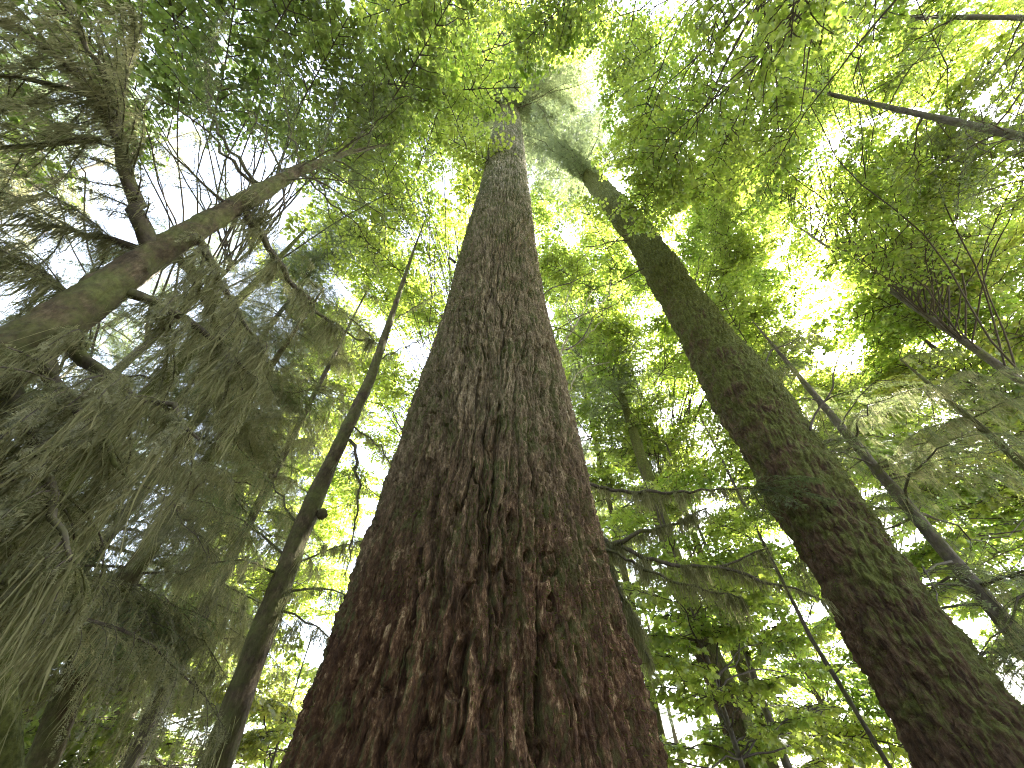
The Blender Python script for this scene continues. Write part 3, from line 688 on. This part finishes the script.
def mossy_limbs():
    rng = np.random.default_rng(5); d = 6.
    base = polar(5.5, d); t = thing('young_hemlock', 'young conifer hidden behind the giant trunk, its mossy limbs reaching right', 'tree', base)
    small_trunk(t, base, [(base[0], base[1], -.2, .14), (base[0], base[1], 2.5, .1), (base[0], base[1], 4.6, .05), (base[0], base[1], 6., .012)], BARK_DARK, rng, 28, .05, .1)
    def b(pts_, r, **kw):
        a = dict(sec=.3, spacing=.12, weep=.65, tw=.06, tsp=.04, K=6, nl=.018, nw=.0034, moss_n=520, moss_len=.42, moss_w=.0034, bare=.8, taper=1.5, rt=.008); a.update(kw)
        limb_part(t, base, resample([at(*p) for p in pts_], 16), r, rng, NEEDLE_BROWN, True, **a)
    B = lambda y: (558, y, 6.)
    b([B(470), (600, 487, 5.8), (650, 493, 5.6), (710, 491, 5.5), (765, 486, 5.5)], .036)
    b([B(560), (605, 547, 5.7), (660, 528, 5.5), (706, 508, 5.4)], .042, moss_len=.3)
    b([B(520), (612, 543, 5.7), (665, 562, 5.5), (720, 566, 5.4), (768, 548, 5.4)], .04)
    b([B(530), (625, 558, 5.5), (680, 582, 5.3), (740, 598, 5.2)], .03)
    b([(720, 568, 5.4), (750, 578, 5.35), (800, 590, 5.3), (830, 603, 5.3)], .02, moss_len=.2, moss_n=160, bare=.9)
    b([B(590), (600, 590, 5.6), (640, 640, 5.2), (650, 660, 5.1)], .03, moss_len=.5)
    b([B(640), (600, 560, 5.4), (625, 600, 5.2), (640, 625, 5.1)], .03, moss_len=.5)
    for pts_, r in (([B(400), (562, 350, 6.1), (580, 318, 6.3), (592, 290, 6.6)], .03), ([(562, 350, 6.1), (578, 344, 6.2), (604, 318, 6.5)], .016), ([(572, 330, 6.2), (566, 305, 6.3), (574, 280, 6.6)], .014),
                    ([(580, 318, 6.3), (604, 300, 6.5), (618, 282, 6.7)], .012), ([B(420), (580, 372, 6.2), (610, 362, 6.4)], .018)):
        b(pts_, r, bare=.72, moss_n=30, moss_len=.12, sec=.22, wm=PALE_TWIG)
mossy_limbs()

R = np.random.default_rng
# two slim dark conifers at the far right, their bare limbs against the maple leaves
def slim_right(label, az, d, h, r, seed, lean=(0, 0), n=60):
    rng = R(seed); base = polar(az, d); t = thing('slim_conifer', label, 'tree', base, 'slim dark conifers at the right edge')
    pt = lambda z: base + np.array([lean[0] * z, lean[1] * z, z])
    small_trunk(t, base, [(*pt(z), r * (1 - z / h) ** .6 + .01) for z in np.linspace(-.2, h, 12)], BARK_DARK, rng, 24, .06, .08)
    c = Buf()
    for k in range(n):
        z = rng.uniform(.35, .98) * h; a = rng.uniform(0, 2 * pi); Lb = rng.uniform(.7, 2.3) * (1.1 - .6 * z / h)
        T_BARE[k % 5].put(c, pt(z), [math.cos(a), math.sin(a), .1], Lb, rng)
    c.build('crown', [TWIG, NEEDLE], t, base)
slim_right('slim dark conifer trunk crossing the leaves at right, the lower and thicker of two', 79.8, 8., 17.5, .072, 11)
slim_right('slim dark conifer trunk crossing the leaves in the top right corner', 88.5, 9., 19., .052, 12, (.0, -.012))

def trunk_only(name, label, pix, d, bm, seed, top=None, cat='tree', crown=None):
    rng = R(seed); pts = []
    x, y, r = pix[0]; q = at(x, y, d); base = np.array([q[0], q[1], 0.]); pts.append((q[0], q[1], -.2, r * 1.35)); pts.append((q[0], q[1], .6, r * 1.05))
    for x, y, r in pix:
        q = at(x, y, d); pts.append((q[0], q[1], max(q[2], .8), r))
    if top: pts.append((*pts[-1][:2], top, .02))
    t = thing(name, label, cat, base); small_trunk(t, base, pts, bm, rng, 40, .045, .10)
    if crown: crown(t, base, pts, rng)
    return t
def leafy_top(size, n, bl, fm):
    def f(t, base, pts, rng):
        c = Buf(); p = np.array(pts)
        for k in range(n):
            z = rng.uniform(p[-1, 2] * .35, p[-1, 2]); o = np.array([np.interp(z, p[:, 2], p[:, 0]), np.interp(z, p[:, 2], p[:, 1]), z]); a = rng.uniform(0, 2 * pi)
            dv = np.array([math.cos(a), math.sin(a), .25]); A_ = o + dv * .3
            T_MAPLE[k % 9].put(c, o, dv, bl, rng)
        c.build('crown', [TWIG, fm], t, base)
    return f
def needle_top(z0, n, Lb0, fm, tset=None):
    def f(t, base, pts, rng):
        c = Buf(); p = np.array(pts); h = p[-1, 2]
        for k in range(n):
            z = rng.uniform(z0, h); o = np.array([np.interp(z, p[:, 2], p[:, 0]), np.interp(z, p[:, 2], p[:, 1]), z]); a = rng.uniform(0, 2 * pi)
            Lb = Lb0 * (1.1 - .8 * (z - z0) / (h - z0)) * rng.uniform(.6, 1.1)
            T = tset or T_FAR; T[k % len(T)].put(c, o, [math.cos(a), math.sin(a), rng.uniform(-.3, .15)], Lb, rng)
        c.build('crown', [WOOD, fm, MOSS_HANG], t, base)
    return f
trunk_only('mossy_tree', 'thick mossy trunk behind leaves at bottom, between giant fir and mossy trunk', [(750, 768, .27), (732, 710, .27), (706, 650, .25), (690, 610, .22)], 10., BARK_MOSSY, 21, 16, crown=needle_top(10, 22, 1.8, NEEDLE_PALE))
trunk_only('dark_sapling', 'thin dark leaning stem just right of the thick mossy trunk at bottom', [(788, 768, .075), (762, 700, .065), (739, 632, .055), (715, 570, .045)], 11., BARK_DARK, 22, 9, crown=leafy_top(.1, 16, 1.6, MAPLE))
trunk_only('pale_tree', 'pale grey trunk partly behind the thin dark stem at bottom right', [(772, 768, .16), (752, 700, .15), (733, 640, .14)], 13., BARK_LEAN, 23, 14, crown=leafy_top(.1, 22, 1.8, MAPLE))
trunk_only('bare_sapling', 'very thin bare dark stem beside the lower left side of the mossy trunk', [(890, 768, .026), (840, 685, .026), (812, 640, .025), (787, 590, .02)], 7., BARK_DARK, 24, 6.5, crown=leafy_top(.09, 8, 1., MAPLE))
trunk_only('corner_tree', 'dark mossy trunk cut by the lower left corner', [(3, 768, .10), (-4, 650, .10), (-8, 560, .09)], 4.2, BARK_MOSSY, 25, 8, crown=needle_top(1.6, 22, 1.5, NEEDLE_BROWN, T_DRAPE))
trunk_only('shaggy_tree', 'shaggy trunk half hidden by hanging moss at lower left', [(40, 768, .13), (70, 690, .12), (100, 620, .11)], 6.5, BARK_LEAN, 26, 10, crown=needle_top(1.3, 62, 2.1, NEEDLE_BROWN, T_DRAPE))
trunk_only('thin_tree', 'thin trunk behind the sprays at left, between draped limbs and slim trunk', [(128, 768, .1), (165, 690, .1), (205, 610, .09)], 8., BARK_DARK, 27, 13, crown=needle_top(1.5, 70, 2.1, NEEDLE_BROWN, T_DRAPE))
conifer('drooping_conifer', 'thin pale conifer trunk with dark drooping sprays right of the mossy trunk', 47.5, 8., 9.2, .112, R(13), .2, 2.6, 44, NEEDLE, BARK_DARK, tset=T_DRAPE[:3] + T_BARE)
conifer('edge_conifer', 'small conifer with dark drooping sprays at the right edge', 57., 7.5, 6.2, .09, R(14), .25, 2., 16, NEEDLE, BARK_LEAN, tset=T_DRAPE)

# ------------------------------------------------------------------ maples
mp = lambda az, d: polar(az, d)
maple('bigleaf_maple', 'maple arching overhead, bright green leaves spread over the top right of the giant fir', mp(112, 5.), 10, .16, [
    ([(540, 0), (800, 0), (790, 130), (740, 260), (640, 170), (570, 60)], (9., 16.), 50, .13, 1.7), ([(380, -40), (560, -60), (540, 20), (470, 60), (400, 40)], (10., 15.), 12, .12, 1.6),
    ([(540, -200), (1100, -200), (1000, 0), (560, 0)], (8., 12.), 8, .13, 2.)], R(31), MAPLE)
maple('vine_maple', 'bright green maple behind the giant fir, filling the gap left of its upper trunk', mp(-9, 12.), 14, .12, [
    ([(385, 50), (490, 30), (485, 180), (455, 320), (395, 350), (350, 200)], (13., 18.), 50, .15, 2.4), ([(330, 340), (420, 300), (400, 500), (340, 520)], (11., 16.), 18, .13, 2.), ([(270, 190), (400, 190), (400, 520), (290, 520)], (14., 20.), 34, .13, 2.2)], R(32), MAPLE)
maple('olive_maple', 'olive green maple in the upper left, leaves above the draped conifer', mp(-58, 8.), 12, .13, [
    ([(180, -20), (420, -20), (420, 110), (340, 180), (180, 90)], (9., 14.), 26, .12, 2.), ([(0, -20), (180, -20), (180, 120), (0, 200)], (9., 13.), 9, .12, 1.9)], R(33), MAPLE_DARK)
maple('sunlit_maple', 'sunlit yellow green maple filling the upper right between the thin dark trunks', mp(62, 12.5), 18, .13, [
    ([(760, 20), (1060, 0), (1060, 330), (900, 330), (870, 260), (740, 180)], (13., 24.), 60, .14, 2.1), ([(770, -10), (920, -10), (900, 260), (850, 270), (790, 180)], (13., 21.), 40, .14, 2.1)], R(34), MAPLE)
maple('yellow_maple', 'yellowing maple at the right edge, above the drooping conifer sprays', mp(60, 17.), 18, .11, [
    ([(850, 270), (1060, 230), (1060, 480), (900, 480), (820, 400)], (15., 22.), 30, .15, 2.2)], R(35), MAPLE_YEL)
maple('back_maple', 'soft green maple seen in the gap between giant fir and mossy trunk', mp(22, 15.), 9, .13, [
    ([(590, 330), (690, 340), (790, 470), (770, 540), (610, 520)], (13., 19.), 40, .15, 2.2), ([(530, 215), (610, 220), (650, 600), (600, 570), (575, 480)], (13., 20.), 44, .15, 2.2), ([(650, 210), (760, 240), (770, 350), (830, 400), (730, 370)], (13., 18.), 30, .15, 2.)], R(36), MAPLE)
maple('understory_maple', 'small leafy maple low in the gap beside the giant trunk base', mp(22, 8.), 5, .05, [
    ([(630, 590), (740, 570), (800, 650), (800, 780), (650, 780)], (7., 11.), 32, .1, 1.4), ([(600, 430), (690, 400), (760, 560), (720, 640), (640, 620)], (7.8, 9.6), 15, .1, 1.3)], R(37), MAPLE, tpl=LEAF_HI)
maple('young_maple', 'low maple sprig with yellow green leaves left of the giant trunk base', mp(-25, 7.5), 3.2, .03, [
    ([(240, 690), (300, 680), (290, 775), (230, 775)], (6.5, 8.), 9, .09, .8)], R(38), MAPLE_YEL, tpl=LEAF_HI)

# broadleaf trees further off, between the two big trunks and over to the right
maple('tall_maple', 'tall pale green maple filling the sky between the upper trunks', mp(24, 20.), 24, .14, [
    ([(530, 200), (600, 190), (690, 330), (690, 420), (580, 400)], (19., 27.), 70, .2, 2.7)], R(41), MAPLE)
maple('glowing_maple', 'bright backlit maple behind the upper right side of the mossy trunk', mp(44, 20.), 22, .14, [
    ([(630, 180), (790, 180), (768, 290), (765, 400), (700, 330)], (19., 27.), 72, .2, 2.7), ([(770, 200), (880, 200), (885, 330), (775, 330)], (20., 27.), 13, .2, 2.4), ([(865, 180), (1000, 220), (930, 440), (870, 420)], (19., 27.), 50, .2, 2.7), ([(720, 380), (860, 390), (920, 470), (800, 450)], (19., 27.), 34, .2, 2.7)], R(42), MAPLE)
maple('golden_maple', 'pale green maple far behind the drooping sprays at right', mp(58, 22.), 25, .08, [
    ([(860, 300), (1060, 280), (1060, 660), (960, 600), (860, 440)], (17., 26.), 100, .2, 2.6), ([(840, 430), (930, 430), (1000, 610), (930, 610)], (13., 20.), 26, .15, 2.1)], R(43), MAPLE)
maple('low_maple', 'low pale green maple by the bare thin stem at the bottom', mp(31, 16.), 7, .1, [
    ([(760, 520), (850, 560), (930, 768), (740, 768), (690, 620)], (12., 20.), 64, .18, 2.1)], R(44), MAPLE)
maple('side_maple', 'pale green maple seen low between draped limbs and slim trunk', mp(-38, 17.), 14, .12, [
    ([(240, 420), (340, 380), (330, 560), (250, 700), (180, 640)], (15., 22.), 34, .18, 2.3), ([(290, 470), (380, 470), (345, 620), (300, 775), (235, 775)], (13., 20.), 30, .15, 2.1)], R(45), MAPLE)
maple('bushy_maple', 'low dark olive bush of maple leaves across the bottom left, behind the trunks', mp(-52, 13.), 5, .07, [
    ([(-20, 620), (200, 600), (345, 660), (345, 785), (-20, 785)], (10., 17.), 46, .16, 2.2)], R(48), MAPLE_DARK)
conifer('sunlit_conifer', 'pale sunlit conifer rising in the gap just right of the giant fir', 15., 12., 23., .1, R(47), .25, 2.6, 110, NEEDLE_PALE, BARK_LEAN, tset=T_MID)
conifer('feathery_hemlock', 'feathery conifer in the gap between left leaning trunk and slim trunk', -48., 8.5, 17., .09, R(46), .2, 2.7, 140, NEEDLE, BARK_DARK, tset=T_MID)

# ------------------------------------------------------------------ the forest behind
PROTO = []
for k, (h, fm, z0, lb) in enumerate(((23, NEEDLE, .1, 3.2), (26, NEEDLE_GREY, .12, 3.4), (20, NEEDLE_BROWN, .08, 3.0), (17, NEEDLE, .08, 2.8))):
    PROTO.append((h, fm, z0, lb))
LAB = 'tall conifer of the dense forest behind, one of many filling the gaps between nearer trees'
spots = []
sr = R(5)
for az in (-96., -85., -74., -63., -36., -7.): spots.append((az + sr.uniform(-3, 3), sr.uniform(11, 16)))
for az in (*np.arange(-92, -30, 10.), -8., 48., 57., 66.): spots.append((az + sr.uniform(-3, 3), sr.uniform(18, 26)))
for az in (*np.arange(-90, -30, 6.), *np.arange(-12, 92, 6.)): spots.append((az + sr.uniform(-2, 2), sr.uniform(28, 44)))
for az in np.arange(108, 262, 13.): spots.append((az + sr.uniform(-3, 3), sr.uniform(6, 13)))  # unseen ring behind the camera, added to shade the trunk fronts
made = {}; first = None
for i, (az, d) in enumerate(spots):
    k = int(sr.integers(4))
    if 36 < az < 80: k = 3
    if i < 4: k = i
    h, fm, z0, lb = PROTO[k]
    if k not in made:
        made[k] = conifer('forest_conifer', LAB, az, d, h, h * .0065, R(100 + k), z0, lb, 56, fm, BARK_DARK, group='conifers of the forest behind')
        continue
    src = made[k]; o = src.copy(); sc.collection.objects.link(o)
    o.location = polar(az, d); o.rotation_euler = (0, 0, sr.uniform(0, 6.28)); q = sr.uniform(.8, 1.1) * (.5 if 36 < az < 80 else 1.); o.scale = (q, q, q)
    for ch in src.children:
        c = ch.copy(); c.parent = o; sc.collection.objects.link(c)
